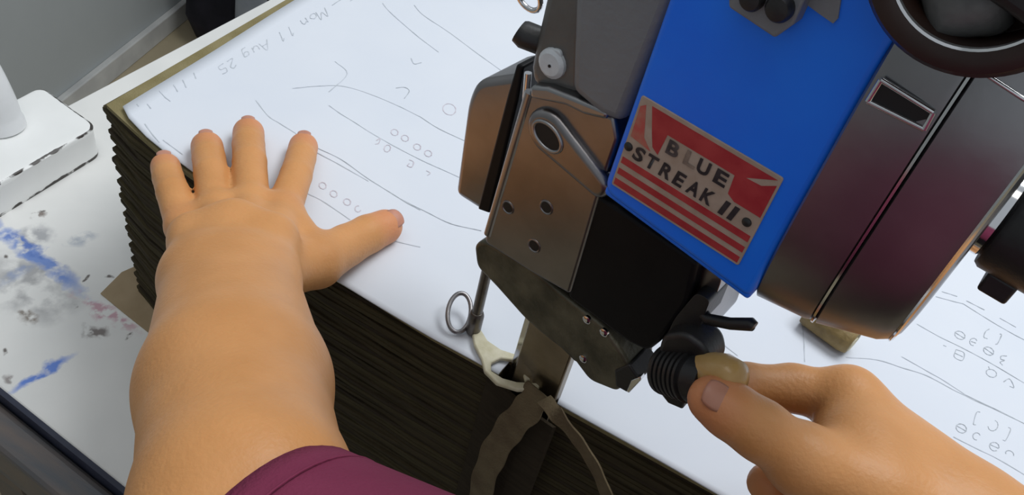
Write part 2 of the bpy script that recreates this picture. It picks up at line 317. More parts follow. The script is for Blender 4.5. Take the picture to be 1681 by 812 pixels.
# white enamelled stand with a chipped slab base at the left
ZB = TABLE_Z+0.034
def stand():
    c = [at((-60, 334), ZB), at((160, 207), ZB), at((68, 141), ZB)]; c = [p[:2] for p in c]
    c.append(c[0]+(c[2]-c[1])); org = c[1]
    rt = empty('iron_stand', (float(org[0]), float(org[1]), TABLE_Z), 0, 'white enamelled stand with a chipped slab base and upright post at the left', 'stand')
    pts = rounded([tuple(p-org) for p in c], [0.008, 0.013, 0.010, 0.008], 6)
    # layered rings so that the worn edges carry an attribute
    a2 = sum(pts[i][0]*pts[(i+1) % len(pts)][1]-pts[(i+1) % len(pts)][0]*pts[i][1] for i in range(len(pts)))
    if a2 < 0: pts = pts[::-1]
    fine = []
    for i in range(len(pts)):
        a = np.array(pts[i]); b = np.array(pts[(i+1) % len(pts)]); k = max(1, int(np.linalg.norm(b-a)/0.01))
        for j in range(k): fine.append(a+(b-a)*j/k)
    cen = np.mean(fine, axis=0); H = ZB-TABLE_Z; V = []; E_ = []
    rings = [(0.0, 0.0, 0.9), (0.003, -0.0006, 0.85), (0.007, 0, 0.1), (H*0.5, 0, 0), (H-0.006, 0, 0.1), (H-0.002, -0.0004, 0.8), (H-0.0004, 0.0015, 0.9), (H, 0.004, 0.25), (H, 0.012, 0.0)]
    for (z, ins, e) in rings:
        for p in fine:
            d = cen-p; q = p+d/np.linalg.norm(d)*ins; V.append((q[0], q[1], z)); E_.append(e)
    n = len(fine); F = [(i*n+k, i*n+(k+1) % n, (i+1)*n+(k+1) % n, (i+1)*n+k) for i in range(len(rings)-1) for k in range(n)]
    F += [tuple(range(n-1, -1, -1)), tuple(range((len(rings)-1)*n, len(rings)*n))]
    o = mesh('base_slab', V, F, 'chipped', rt, ang=50)
    o.data.attributes.new('edge', 'FLOAT', 'POINT').data.foreach_set('value', E_)
    p0 = at((6, 208), ZB)-np.array([org[0], org[1], TABLE_Z]); 
    P = spline([p0, p0+[-0.004, 0.0, 0.030], p0+[-0.020, 0.0, 0.065], p0+[-0.055, 0.0, 0.095], p0+[-0.11, 0.0, 0.11]], 8)
    mesh('post', *tube_geo(P, [0.019]*3+[0.0175]*(len(P)-3), 24), 'white', rt, ang=60)
stand()

# ------------------------------------------------------------------ the stack of cloth and the paper on it
EDGE = [(-0.418, 0.326), (-0.385, 0.317), (-0.352, 0.3105), (-0.318, 0.306), (-0.27, 0.2985), (-0.206, 0.2915), (-0.13, 0.2890), (-0.086, 0.2890), (-0.0855, 0.3010), (-0.052, 0.2975), (-0.051, 0.2905),
        (0.05, 0.2905), (0.15, 0.2915), (0.40, 0.2915)]
XR, YB = 0.78, 1.27
EX = [p[0] for p in EDGE]; EY = [p[1] for p in EDGE]
st = empty('cloth_stack', (0, 0.6, TABLE_Z), 0, 'tall stack of brown and olive cloth plies on the table', 'cloth stack')
NP = 58; TP = STACK/NP
tooth = [0, -2, -4.5, -6, -3, 0.5, 2, -1, -4, -2.5, 1.5, 0, -2, 2.5, 3, -1.5, -5, -6.5, -3.5, 1, 2.5, -2, -4, -1, 2, 3, -2.5, -5.5, -4, 0.5, 2, -1.5, -4, -2, 2.5, 1.5, -3, -5, -2.5, 1.5, 3, 0, -3.5, -2, 1, 2, -2.5, -4, -1.5, 2, 1, -2, -3.5, -1, 1.5, 0.5, -2, -1]
for i in range(NP):
    z1 = STACK-i*TP-(0.0 if i == 0 else 0.0002); z0 = STACK-(i+1)*TP+0.0003
    jx = tooth[i]*0.0018; jy = 0.0005*math.sin(i*1.9)+0.0007*math.sin(i*0.61+2)+RNG.uniform(-0.0003, 0.0003)
    pts = []; ph = RNG.uniform(0, 6)
    for k, (x, y) in enumerate(EDGE):
        notch = k in (7, 8, 9, 10)
        if k == 0: pts.append((x+jx, y-0.6+0.5*abs(jx)+jy*0.3)); continue
        fade = max(0.0, 1-(x+0.418)/0.1)
        pts.append((x+jx*fade*0.6, y-0.6+(0 if notch else jy+0.0006*math.sin(x*60+ph))))
        if k+1 < len(EDGE) and not notch and EDGE[k+1][0]-x > 0.06:
            for t in (0.33, 0.66):
                xx = x+(EDGE[k+1][0]-x)*t; yy = y+(EDGE[k+1][1]-y)*t; pts.append((xx, yy-0.6+jy+0.0009*math.sin(xx*60+ph)))
    pts += [(XR+jx, EY[-1]-0.6), (XR+jx, YB-0.6), (-0.470+jx*0.5, YB-0.6), (-0.428+jx*0.5, 0.60-0.6)]
    V, F = prism_geo(pts, lambda a, b: (a, b, z0), lambda a, b: (a, b, z1))
    o = mesh('cloth_ply', V, F, 'clothtop' if i == 0 else 'cloth%d' % ((i*7+i//3) % 4), st, smooth=False)
kp = [at(p, TABLE_Z+0.0006)[:2] for p in ((165, 482), (200, 447), (262, 420), (330, 520), (262, 560), (205, 515))]
V, F = prism_geo([tuple(p) for p in kp], lambda a, b: (a, b, TABLE_Z+0.0003), lambda a, b: (a, b, TABLE_Z+0.0012))
tag(mesh('kraft_paper', V, F, 'kraft', smooth=False), 'tan kraft paper corner sticking out from under the cloth stack', 'paper')

def pz(x, y):
    return 0.0027+0.0006*math.sin(x*21+y*9)+0.0005*math.sin(y*27-x*13+1)+0.0003*math.sin(x*55+1)*math.sin(y*47)
PE = [(-0.4055, 0.3290), (-0.394, 0.3225), (-0.372, 0.3155), (-0.352, 0.3115), (-0.318, 0.3072), (-0.27, 0.2975), (-0.206, 0.2900), (-0.13, 0.2868), (-0.0870, 0.2868), (-0.0855, 0.3012), (-0.052, 0.2980), (-0.0505, 0.2888),
      (0.05, 0.2884), (0.15, 0.2892), (0.40, 0.2895), (0.76, 0.2895)]
marker = empty('marker_paper', (0, 0.6, 0), 0, 'large white paper with pencilled pattern outlines lying on the cloth stack', 'paper')
xs = [PE[0][0]]
for a, b in zip(PE[:-1], PE[1:]):
    k = max(1, int((b[0]-a[0])/0.012)); xs += [a[0]+(b[0]-a[0])*(j+1)/k for j in range(k)]
ys = [0, 0.004, 0.012, 0.025, 0.045, 0.07]+[0.10+0.035*k for k in range(26)]
V = []; F = []
for x in xs:
    y0 = float(np.interp(x, [p[0] for p in PE], [p[1] for p in PE])); s = (x+0.4055)/(0.76+0.4055)
    for t in ys:
        y = y0+t*(1.25-y0)/ys[-1]; xx = x-(1-s)*0.055*(y-0.33)
        V.append((xx, y-0.6, pz(xx, y)))
ny = len(ys)
for i in range(len(xs)-1):
    for j in range(ny-1): F.append((i*ny+j, (i+1)*ny+j, (i+1)*ny+j+1, i*ny+j+1))
sheet = mesh('sheet', V, F, 'paper', marker, ang=None)
so = sheet.modifiers.new('solid', 'SOLIDIFY'); so.thickness = 0.0009; so.offset = -1

def ribbons(name, lines, m, width=0.0006):
    for ln in lines:
        V = []; F = []
        P = [at(p, 0.0027) for p in ln]; P = spline(P, 5) if len(P) > 2 else [P[0]+(P[1]-P[0])*t for t in np.linspace(0, 1, 8)]
        for i, p in enumerate(P):
            t = P[min(i+1, len(P)-1)]-P[max(i-1, 0)]; nn = np.array([-t[1], t[0], 0]); nn /= max(1e-9, np.linalg.norm(nn)); w = width*(0.75+0.25*math.sin(i*1.3))/2
            for sgn in (-1, 1):
                q = p+nn*w*sgn; V.append((q[0], q[1]-0.6, pz(q[0], q[1])+0.00025))
        for i in range(len(P)-1): F.append((2*i, 2*i+2, 2*i+3, 2*i+1))
        mesh(name, V, F, m, marker, smooth=False)
def ell(c, rx, ry, ang=0.5, a0=0, a1=6.4, n=9):
    return [(c[0]+rx*math.cos(a)*math.cos(ang)-ry*math.sin(a)*math.sin(ang), c[1]+rx*math.cos(a)*math.sin(ang)+ry*math.sin(a)*math.cos(ang)) for a in np.linspace(a0, a1, n)]
ribbons('pencil_outline', [
    [(520, 243), (560, 262), (600, 290), (640, 315), (665, 330), (700, 348), (740, 368), (790, 380)],
    [(640, 315), (665, 331), (690, 345)],
    [(560, 186), (580, 198), (600, 211)], [(690, 190), (720, 210), (765, 232)],
    [(1580, 500), (1620, 525), (1660, 548), (1700, 568)], [(1610, 588), (1640, 605), (1700, 640)],
    [(1585, 648), (1610, 660), (1640, 674), (1700, 705)], [(1600, 657), (1640, 675), (1690, 699)], [(650, 143), (664, 142), (672, 148), (664, 160)], [(1640, 523), (1667, 538)], [(1585, 495), (1615, 510)],
], 'pencil', 0.00065)
ribbons('faint_pencil_outline', [
    [(420, 165), (440, 190), (460, 203), (490, 222)], [(520, 251), (560, 272), (605, 297)], [(540, 172), (560, 186)], [(600, 211), (640, 235), (690, 262), (755, 292)],
    [(480, 145), (520, 141), (560, 140), (600, 150), (650, 170), (690, 190)], [(628, 5), (640, 20), (680, 55), (720, 85)], [(680, 8), (695, 25), (740, 55), (780, 85), (830, 122)],
    [(505, 318), (530, 330), (575, 360)], [(675, 95), (680, 104), (692, 102)], [(690, 405), (660, 398), (640, 392)], [(540, 150), (570, 120), (550, 100)],
    [(1545, 480), (1570, 488)], [(1535, 488), (1560, 495), (1580, 500)], [(1505, 532), (1540, 552), (1580, 572), (1610, 588)], [(1480, 585), (1520, 608), (1550, 625), (1585, 648)],
    [(1390, 585), (1440, 590), (1480, 603), (1520, 616), (1560, 637), (1600, 657)], [(1565, 717), (1600, 735), (1640, 755), (1700, 792)], [(1318, 530), (1321, 560), (1322, 592)], [(1165, 545), (1190, 565), (1212, 582)],
], 'pencilfaint', 0.0008)
glyph = [ell((1575, 551), 9, 6), [(1568, 547), (1582, 556)], ell((1622, 577), 9, 6), [(1615, 572), (1629, 582)], ell((1597, 562), 6, 6, 0.5, 1, 5.5), [(1593, 561), (1601, 564)],
         [(1652, 585), (1643, 585), (1642, 590), (1648, 592), (1641, 595), (1645, 600)], [(1623, 541), (1617, 545), (1614, 554), (1620, 557)], [(1640, 549), (1643, 551), (1637, 564), (1633, 566)],
         [(1569, 574), (1582, 580), (1579, 592), (1566, 586), (1569, 574)], [(1567, 580), (1580, 586)], ell((1627, 613), 9, 6, 0.4), [(1624, 607), (1622, 602)], [(1647, 627), (1655, 622), (1660, 626), (1664, 636), (1657, 634)], [(1548, 567), (1553, 569)],
         ell((1578, 703), 9, 7), [(1571, 699), (1585, 707)], ell((1603, 716), 6, 6, 0.5, 1, 5.5), ell((1632, 733), 8, 7, 0.5, 0.6, 6), [(1626, 730), (1639, 736)], ell((1657, 745), 7, 5, 0.5, 2.5, 6.2), [(1609, 676), (1603, 677), (1598, 695), (1602, 697)],
         ell((1630, 698), 8, 9, 0.4, -1.6, 2.6), [(1655, 701), (1659, 705), (1651, 722), (1646, 722)]]
ribbons('pencil_writing', glyph, 'pencil', 0.0006)
ribbons('faint_writing', [ell(c, 6, 5) for c in ((530, 305), (548, 318), (570, 331), (648, 216), (665, 226), (685, 241), (703, 252))] + [ell((588, 342), 5, 5, 0, 0.5, 5), [(618, 230), (624, 226), (622, 234), (616, 236)], ell((636, 243), 5, 6), [(672, 262), (679, 266), (676, 274), (669, 272), (672, 268)], [(700, 280), (706, 284), (702, 288)], ell((738, 178), 11, 9, 0.4)], 'penpink', 0.0009)
# handwriting along the left edge, written from the far side: Mon 11 Aug 25
LET = {'M': [[(0, 0), (0.1, 1), (0.4, 0.3), (0.7, 1), (0.8, 0)]], 'o': [[(0.3, 0.55), (0.05, 0.4), (0.1, 0.05), (0.4, 0.0), (0.55, 0.3), (0.3, 0.55)]], 'n': [[(0, 0.55), (0.05, 0)], [(0.04, 0.35), (0.3, 0.55), (0.45, 0.4), (0.5, 0)]],
       '1': [[(0.1, 0.8), (0.25, 1), (0.2, 0)]], 'A': [[(0, 0), (0.35, 1), (0.7, 0)], [(0.15, 0.4), (0.55, 0.4)]], 'u': [[(0, 0.55), (0.05, 0.1), (0.3, 0), (0.45, 0.2)], [(0.5, 0.55), (0.5, 0)]],
       'g': [[(0.5, 0.5), (0.15, 0.5), (0.05, 0.2), (0.3, 0.05), (0.5, 0.3)], [(0.5, 0.5), (0.45, -0.3), (0.1, -0.4)]], '2': [[(0.05, 0.8), (0.3, 1), (0.5, 0.7), (0.05, 0.0), (0.55, 0.02)]], '5': [[(0.5, 1), (0.1, 1), (0.05, 0.55), (0.45, 0.5), (0.5, 0.1), (0.05, 0)]], '-': [[(0, 0.4), (0.4, 0.45)]]}
def handwriting(start, end, text, h):
    a = np.array(start, float); b = np.array(end, float); d = (b-a); ln = np.linalg.norm(d); d /= ln; up = np.array([-d[1], d[0]]);
    if up[1] < 0: up = -up                      # letter tops point away from the sheet's edge
    tot = sum(0.5 if c == ' ' else 0.85 for c in text); s = ln/tot; x = 0; out = []
    for c in text:
        if c == ' ': x += 0.5; continue
        for st_ in LET[c]: out.append([tuple(a+d*(x+p[0])*s+up*p[1]*h) for p in st_])
        x += 0.85
    return out
hw = handwriting((533, 14), (352, 112), 'Mon 11 Aug 25', 15)
ribbons('handwritten_date', hw, 'pencilfaint', 0.0009)
ribbons('handwritten_strokes', [[(545, 10), (560, 0), (572, -4)], [(300, 132), (306, 145)], [(262, 150), (270, 160), (280, 168)], [(285, 140), (292, 152)], [(242, 172), (248, 180)], [(318, 120), (322, 130)], [(575, 2), (590, -8)], [(225, 172), (228, 176)],
         [(238, 205), (250, 222), (262, 236)], [(268, 232), (300, 256)]], 'pencilfaint', 0.0008)

# ------------------------------------------------------------------ the cloth cutting machine
mc = empty('cutting_machine', (float(MQ[0]), float(MQ[1]), TABLE_Z), TH, 'blue and steel straight-knife cloth cutting machine standing in the stack edge', 'cutting machine')
def ml(u, w, z): return np.array([u, -w, z+STACK])        # machine coordinates -> local
def mprism(name, uz, w0, w1, m, bv=0.0015, parent=mc, seg=3, rnd=None):
    if rnd is not None: uz = rounded(uz, rnd)
    V, F = prism_geo(uz, lambda a, b: ml(a, w1, b), lambda a, b: ml(a, w0, b))
    o = mesh(name, V, F, m, parent, smooth=True, ang=35)
    if bv: bevel(o, bv, seg)
    return o
def pxs(w, *pts): return [mp(p[0], p[1], w) for p in pts]
def mtube(name, P, r, m, parent=mc, n=16, flat=1.0): return mesh(name, *tube_geo([ml(*p) for p in P], r, n, flat), m, parent, ang=50)
def mlathe(name, c, axis, prof, m, parent=mc, n=40, caps=True): return mesh(name, *lathe_geo(ml(*c), (axis[0], -axis[1], axis[2]), prof, n, caps), m, parent, ang=35)

# standard, knife and base plate
mprism('base_plate', [(-0.05, -STACK+0.0005), (0.12, -STACK+0.0005), (0.12, -STACK+0.007), (-0.05, -STACK+0.007)], -0.03, 0.02, 'steel', 0.001)
mprism('standard', [(-0.0235, -STACK+0.006), (0.0060, -STACK+0.006), (0.0060, 0.13), (-0.0235, 0.13)], -0.0035, 0.0035, 'blade', 0.0012)
mprism('knife', [(-0.0275, -STACK+0.008), (-0.0232, -STACK+0.008), (-0.0232, 0.12), (-0.0275, 0.12)], -0.0006, 0.0006, 'chrome', 0.0004)

# motor cover in blue with the name plate
bc = mprism('motor_cover', [(0.0082, 0.1795), (0.0755, 0.1745), (0.0755, 0.345), (0.0095, 0.345)], -0.040, 0.040, 'blue', 0.0045, rnd=[0.006, 0.004, 0.01, 0.01], seg=4)
mprism('bottom_rim', [(0.0085, 0.1775), (0.075, 0.1725), (0.075, 0.1765), (0.0085, 0.1815)], -0.0385, 0.0385, 'blue', 0.0015, parent=bc)
U0, U1, Z0, Z1 = 0.0113, 0.0667, 0.1856, 0.2256
npl = mprism('name_plate', [(U0, Z0), (U1, Z0), (U1, Z1), (U0, Z1)], 0.0398, 0.0406, 'platebeige', 0.0002, rnd=0.001)
def lab(s, b): return (U0+(U1-U0)*s, Z1-(Z1-Z0)*b)
def lpoly(name, sb, m, w=0.0406): return mprism(name, [lab(*p) for p in sb], w-0.0001, w+0.00012, m, 0, npl)
lpoly('red_field', [(0.09, 0.04), (0.975, 0.04), (0.80, 0.175), (0.905, 0.165), (0.985, 0.09), (0.985, 0.44), (0.80, 0.44), (0.745, 0.40), (0.735, 0.21), (0.25, 0.21), (0.235, 0.44), (0.185, 0.40), (0.15, 0.28)], 'platered')
lpoly('faded_field', [(0.015, 0.10), (0.05, 0.06), (0.11, 0.36), (0.18, 0.45), (0.02, 0.42)], 'platefaded')
for k, (b0, b1) in enumerate(((0.655, 0.725), (0.785, 0.85), (0.905, 0.975))):
    lpoly('red_stripe', [(0.015, b0), (0.985, b0), (0.985, b1), (0.015, b1)], 'platered')
def text(name, s, body, m, su, bz, width, height, shear=0.0, bold=0.0012):
    cu = bpy.data.curves.new(name, 'FONT'); cu.body = body; cu.size = 1.0; cu.offset = 0.034; cu.extrude = 0.0; cu.shear = shear; cu.resolution_u = 4
    t = bpy.data.objects.new(name, cu); COL.objects.link(t); bpy.context.view_layer.update()
    dg = bpy.context.evaluated_depsgraph_get(); me = bpy.data.meshes.new_from_object(t.evaluated_get(dg)); bpy.data.objects.remove(t)
    co = np.array([v.co[:] for v in me.vertices]); mn = co.min(0); mx = co.max(0)
    for v in me.vertices:
        s_ = su+(v.co.x-mn[0])/(mx[0]-mn[0])*width; b_ = bz-(v.co.y-mn[1])/(mx[1]-mn[1])*height
        u, z = lab(s_, b_); v.co = ml(u, 0.04085, z)
    return link(name, me, m, npl, smooth=False)
for ch, s0, m, dy in (('B', 0.275, 'inkfade', 0.0), ('L', 0.405, 'inkgone', 0.0), ('U', 0.50, 'ink', 0.0), ('E', 0.625, 'ink', 0.0)):
    text('letter', 0, ch, m, s0, 0.375+dy, 0.085, 0.145)
for k, ch in enumerate('STREAK'):
    text('letter', 0, ch, 'ink', 0.075+k*0.104, 0.615, 0.082, 0.15, 0.12)
for s0 in (0.735, 0.80): lpoly('letter', [(s0+0.02, 0.47), (s0+0.055, 0.47), (s0+0.035, 0.625), (s0, 0.625)], 'ink', 0.0407)
for s_, b_ in ((0.03, 0.53), (0.925, 0.55)):
    u, z = lab(s_, b_); mlathe('rivet', (u, 0.0404, z), (0, 1, 0), [(0, 0.0018), (0.0006, 0.0017), (0.0011, 0.0010), (0.0012, 0.0003)], 'blackplastic', npl, 16)

# bracket with two screws, and a scrap of tape, on the cover
bp_ = pxs(0.046, (1196, -30), (1197, 12), (1272, 62), (1303, 40), (1335, -30))
brk = mprism('hinge_bracket', bp_, 0.0395, 0.0465, 'greycast', 0.0008)
for px, py, r in ((1234, -2, 0.0037), (1279, 14, 0.0041)):
    u, z = mp(px, py, 0.048); mlathe('screw', (u, 0.046, z), (0, 1, 0), [(0, r), (0.0025, r), (0.0038, r*0.8), (0.0042, r*0.3)], 'blackplastic', brk, 24)
mprism('tape_scrap', pxs(0.0405, (1322, -30), (1326, 8), (1345, 22), (1368, 38), (1376, 30), (1385, -30)), 0.0398, 0.0408, 'greycast', 0)

# motor housing: two barrel sections lofted along the axis
def barrel(name, secs, m, n=96, ex=4.2):
    V = []; F = []
    for (u, hw, zb, zt) in secs:
        cz, hz = (zb+zt)/2, (zt-zb)/2
        for k in range(n):
            a = 2*math.pi*k/n; c, s = math.cos(a), math.sin(a); e_ = 2.7 if s > 0 else ex
            V.append(ml(u, hw*math.copysign(abs(c)**(2/e_), c), cz+hz*math.copysign(abs(s)**(2/e_), s)))
    for i in range(len(secs)-1):
        for k in range(n): F.append((i*n+k, i*n+(k+1) % n, (i+1)*n+(k+1) % n, (i+1)*n+k))
    F += [tuple(range(n-1, -1, -1)), tuple(range((len(secs)-1)*n, len(secs)*n))]
    return mesh(name, V, F, m, mc, ang=32)
barrel('motor_housing', [(0.0752, 0.0410, 0.1660, 0.318), (0.0760, 0.0420, 0.1650, 0.319), (0.094, 0.0430, 0.1690, 0.3195), (0.0958, 0.0429, 0.1700, 0.3195), (0.0964, 0.0419, 0.1715, 0.3185)], 'steel')
barrel('seam_bead', [(0.0962, 0.0420, 0.1715, 0.3188), (0.0964, 0.0433, 0.1695, 0.3202), (0.0972, 0.0435, 0.1695, 0.3205), (0.0975, 0.0422, 0.1715, 0.3190)], 'chrome')  # thin chrome ridge drawn as the bright highlight along the seam
barrel('end_bell', [(0.0973, 0.0420, 0.1725, 0.318), (0.0982, 0.0436, 0.1705, 0.3195), (0.117, 0.0440, 0.1795, 0.3165), (0.1203, 0.0434, 0.1825, 0.314), (0.1220, 0.0415, 0.186, 0.311), (0.1226, 0.038, 0.190, 0.307)], 'steel')
barrel('end_rim', [(0.1200, 0.0436, 0.1820, 0.3142), (0.1206, 0.0441, 0.1818, 0.3144), (0.1212, 0.0436, 0.1830, 0.3136)], 'chrome')  # narrow chrome band drawn as the highlight on the bell's edge
vw = 0.0424
vp = pxs(vw, (1447, 131), (1533, 184), (1518, 212), (1425, 166))
vent = mprism('vent_opening', vp, 0.0340, vw, 'hole', 0)  # solid dark panel in place of the recess's shade
mtube('upper_bead', [(0.0985, 0.0405, 0.2835), (0.110, 0.0410, 0.2822), (0.1205, 0.0402, 0.2810)], 0.0007, 'chrome', n=8)  # chrome tube added as the bright line of the bell's top edge
for a, b in zip(vp, vp[1:]+vp[:1]): mtube('vent_lip', [(a[0], vw, a[1]), (b[0], vw, b[1])], 0.0009, 'chrome', vent, 10)
# round cap with brown rim and a metal key in it
cu_, cz_ = mp(1612, -56, 0.060)
ring = mlathe('round_cap', (cu_, 0.040, cz_), (0, 1, 0), [(0, 0.0262), (0.014, 0.0272), (0.018, 0.0268), (0.0200, 0.0252), (0.0205, 0.0225), (0.0200, 0.0200), (0.0185, 0.0190), (0.008, 0.0190), (0.0079, 0.0150)], 'brownring', n=64)
mlathe('cap_floor', (cu_, 0.045, cz_), (0, 1, 0), [(0, 0.0188), (0.0032, 0.0188), (0.0033, 0.002)], 'matbrown', ring, 48)
mlathe('cap_lip', (cu_, 0.0588, cz_), (0, 1, 0), [(0, 0.0196), (0.0008, 0.0202), (0.0012, 0.0198), (0.0008, 0.0192), (0, 0.0190)], 'chrome', ring, 64, False)
kz = mp(1548, -4, 0.055); k2 = mp(1634, 66, 0.055)
mesh('cap_key', *tube_geo([ml(kz[0]-0.002, 0.049, kz[1]+0.006), ml(kz[0], 0.051, kz[1]+0.002), ml(kz[0]+0.004, 0.0525, kz[1]-0.003), ml(k2[0]-0.005, 0.052, k2[1]+0.004), ml(k2[0]-0.001, 0.050, k2[1]+0.001), ml(k2[0], 0.049, k2[1])], [0.0045, 0.0080, 0.0088, 0.0070, 0.0035, 0.001], 24, 0.5, hint=(0.6, 0, 0.8)), 'keygrey', ring, ang=60)
mprism('switch_box', pxs(0.063, (1560, -60), (1606, -4), (1681, 48), (1760, 92), (1800, -60)), 0.046, 0.063, 'blackplastic', 0.003)
# end knob with chrome collar
ku, kzz = mp(1674, 362, 0.020)
knob = mlathe('end_knob', (0.1210, 0.020, kzz), (1, 0, 0), [(0, 0.012), (0.0045, 0.012), (0.005, 0.0165), (0.0065, 0.0175), (0.028, 0.0175), (0.030, 0.017), (0.0302, 0.004)], 'blackplastic', n=48)
mlathe('collar', (0.1213, 0.020, kzz), (1, 0, 0), [(0.0, 0.0148), (0.0035, 0.0148), (0.0045, 0.0138)], 'chrome', knob, 40)
mprism('pointer', [(0.131, kzz-0.0215), (0.140, kzz-0.0215), (0.140, kzz-0.014), (0.131, kzz-0.014)], 0.016, 0.030, 'blackplastic', 0.001, knob)

# front head: grey casting above, nickel face plate below
head = mprism('crank_head', pxs(0.034, (942, -60), (1120, -60), (1100, 10), (1020, 205), (985, 192), (935, 150)), -0.034, 0.034, 'greycast', 0.004, seg=4)
mprism('head_nose', pxs(0.029, (905, -60), (960, -60), (955, 160), (872, 142), (868, 110), (878, 60)), -0.026, 0.029, 'nosegrey', 0.004, seg=4)
u, z = mp(903, 106, 0.031)
mlathe('painted_screw', (u, 0.0285, z), (0, 1, 0), [(0, 0.0062), (0.0018, 0.0060), (0.003, 0.0045), (0.0032, 0.001)], 'whitepaint', n=20)
mprism('paint_blob', pxs(0.0295, (898, 92), (908, 78), (922, 82), (924, 100), (912, 118)), 0.0285, 0.0305, 'whitepaint', 0.0006, rnd=0.003)
u, z = mp(901, 109, 0.0322); mlathe('screw_dot', (u, 0.0312, z), (0, 1, 0), [(0, 0.0007), (0.0009, 0.0006)], 'hole', n=10)
a = mp(892, 78, 0.024); b = mp(858, 50, 0.024)
mtube('lock_pin', [(a[0], 0.020, a[1]), (b[0]+0.002, 0.026, b[1]), (b[0], 0.0265, b[1]+0.0006)], [0.0054, 0.0054, 0.0046], 'blackplastic', n=24)
u, z = mp(868, -6, 0.01)
P = [(u+0.0062*math.cos(t), 0.01+0.002*math.sin(t), z+0.0062*math.sin(t)) for t in np.linspace(0, 2*math.pi, 25)]
mesh('wire_eye', *tube_geo([ml(*p) for p in P], 0.0012, 10), 'chrome', mc)

face = mprism('face_plate', pxs(0.030, (866, 148), (890, 144), (1008, 192), (1015, 230), (990, 300), (935, 484), (870, 447), (794, 398), (800, 370)), -0.004, 0.030, 'nickel', 0.0035, rnd=[0.004, 0, 0, 0, 0, 0.002, 0, 0.003, 0], seg=4)
mprism('plate_ledge', pxs(0.0325, (872, 140), (900, 142), (1000, 182), (998, 196), (960, 187), (930, 172), (872, 160)), 0.026, 0.0335, 'steel', 0.0015, face)
# boss with oval bore and its tapering web
a = mp(899, 222, 0.033); b = mp(985, 300, 0.030)
bd = np.array([b[0]-a[0], b[1]-a[1]]); bl = np.linalg.norm(bd); bd /= bl; bn = np.array([-bd[1], bd[0]])
def hull(r0, r1, off=0.0):
    o = []
    for t in np.linspace(math.pi/2, 3*math.pi/2, 16): o.append(tuple(np.array(a)+bd*off+bd*r0*1.15*math.cos(t)+bn*r0*math.sin(t)))
    for t in np.linspace(-math.pi/2, math.pi/2, 12): o.append(tuple(np.array(b)+bd*r1*math.cos(t)+bn*r1*math.sin(t)))
    return o
boss = mprism('bore_boss', hull(0.0098, 0.0058), 0.026, 0.0335, 'nickel', 0.0030, face, 5)
el = [tuple(np.array(a)+bd*(0.0004+0.0074*math.cos(t))+bn*0.0052*math.sin(t)) for t in np.linspace(0, 2*math.pi, 40, endpoint=False)]
mprism('boss_bore', el, 0.030, 0.0337, 'hole', 0, face)  # dark oval disc painting the shade of the bore
mesh('bore_lip', *tube_geo([ml(p[0], 0.0335, p[1]) for p in el+el[:1]], 0.0009, 10), 'steel', face)
for px, py, r in ((834, 340, 0.0026), (897, 340, 0.0027), (877, 403, 0.0027)):
    u, z = mp(px, py, 0.030)
    c = mlathe('screw_hole', (u, 0.0285, z), (0, 1, 0), [(0, r), (0.0017, r), (0.0018, r*0.3)], 'hole', face, 24)  # dark disc painting the shade inside the screw hole
    mlathe('hole_rim', (u, 0.0296, z), (0, 1, 0), [(0, r*1.4), (0.0007, r*1.3), (0.0009, r*1.12), (0.0006, r*0.98), (0.0, r*0.98)], 'nickel', c, 24, False)
mtube('plate_edge_bead', [(*mp(868, 152, 0.030)[:1], 0.029, mp(868, 152, 0.030)[1]), (mp(800, 385, 0.030)[0], 0.029, mp(800, 385, 0.030)[1])], 0.0022, 'steel', face, 12)

# sharpener box and a black bar standing in for the shaded gap beside the plate
mprism('sharpener_box', pxs(0.0, (775, 160), (790, 128), (862, 118), (862, 345), (800, 343), (754, 314)), -0.034, 0.004, 'nickel', 0.005, rnd=[0.006, 0.008, 0, 0, 0.003, 0.005], seg=4)
a = mp(853, 118, 0.012); b = mp(800, 348, 0.012)
mprism('slide_bar', pxs(0.012, (842, 150), (857, 100), (868, 104), (858, 160), (812, 345), (792, 338)), 0.0, 0.016, 'black', 0.0012)
mtube('slide_rail', [(mp(862, 122, 0.024)[0], 0.022, mp(862, 122, 0.024)[1]), (mp(858, 172, 0.024)[0], 0.022, mp(858, 172, 0.024)[1])], 0.0016, 'chrome', n=10)

# presser bar, foot arm, foot and wire guard
mtube('presser_bar', [(-0.0575, 0.0, 0.012), (-0.0575, 0.0, 0.15)], 0.0030, 'darksteel', n=18)
mtube('presser_bar_sleeve', [(-0.0575, 0.0, 0.004), (-0.0575, 0.0, 0.0055), (-0.0575, 0.0, 0.019), (-0.0575, 0.0, 0.0215), (-0.0575, 0.0, 0.022)], [0.0036, 0.0044, 0.0044, 0.0036, 0.003], 'darksteel', n=18)
P = []
for t in np.linspace(0, 2*math.pi, 33):
    q = at((754+19*math.cos(t)+3*math.sin(t), 513-32*math.sin(t)), 0.0055+0.010*(1+math.sin(t))/2); P.append(ml((q-MQ)@MU, (q-MQ)@MV, q[2]))
mesh('wire_guard', *tube_geo(P, 0.0014, 10), 'nickel', mc)
arm = mprism('foot_arm', pxs(0.024, (786, 396), (800, 388), (870, 425), (935, 480), (1000, 530), (1028, 570), (1046, 602), (1020, 636), (1000, 628), (975, 618), (945, 578), (905, 548), (868, 516), (820, 462), (790, 432)), 0.008, 0.028, 'olive', 0.002, rnd=0.004)
mprism('arm_block', pxs(0.028, (1010, 606), (1034, 596), (1052, 622), (1032, 643), (1012, 632)), 0.012, 0.029, 'blackplastic', 0.001, arm)
mprism('arm_tab', pxs(0.0285, (1038, 622), (1053, 616), (1054, 622), (1034, 643), (1030, 640)), 0.026, 0.0295, 'chrome', 0.0004, arm)
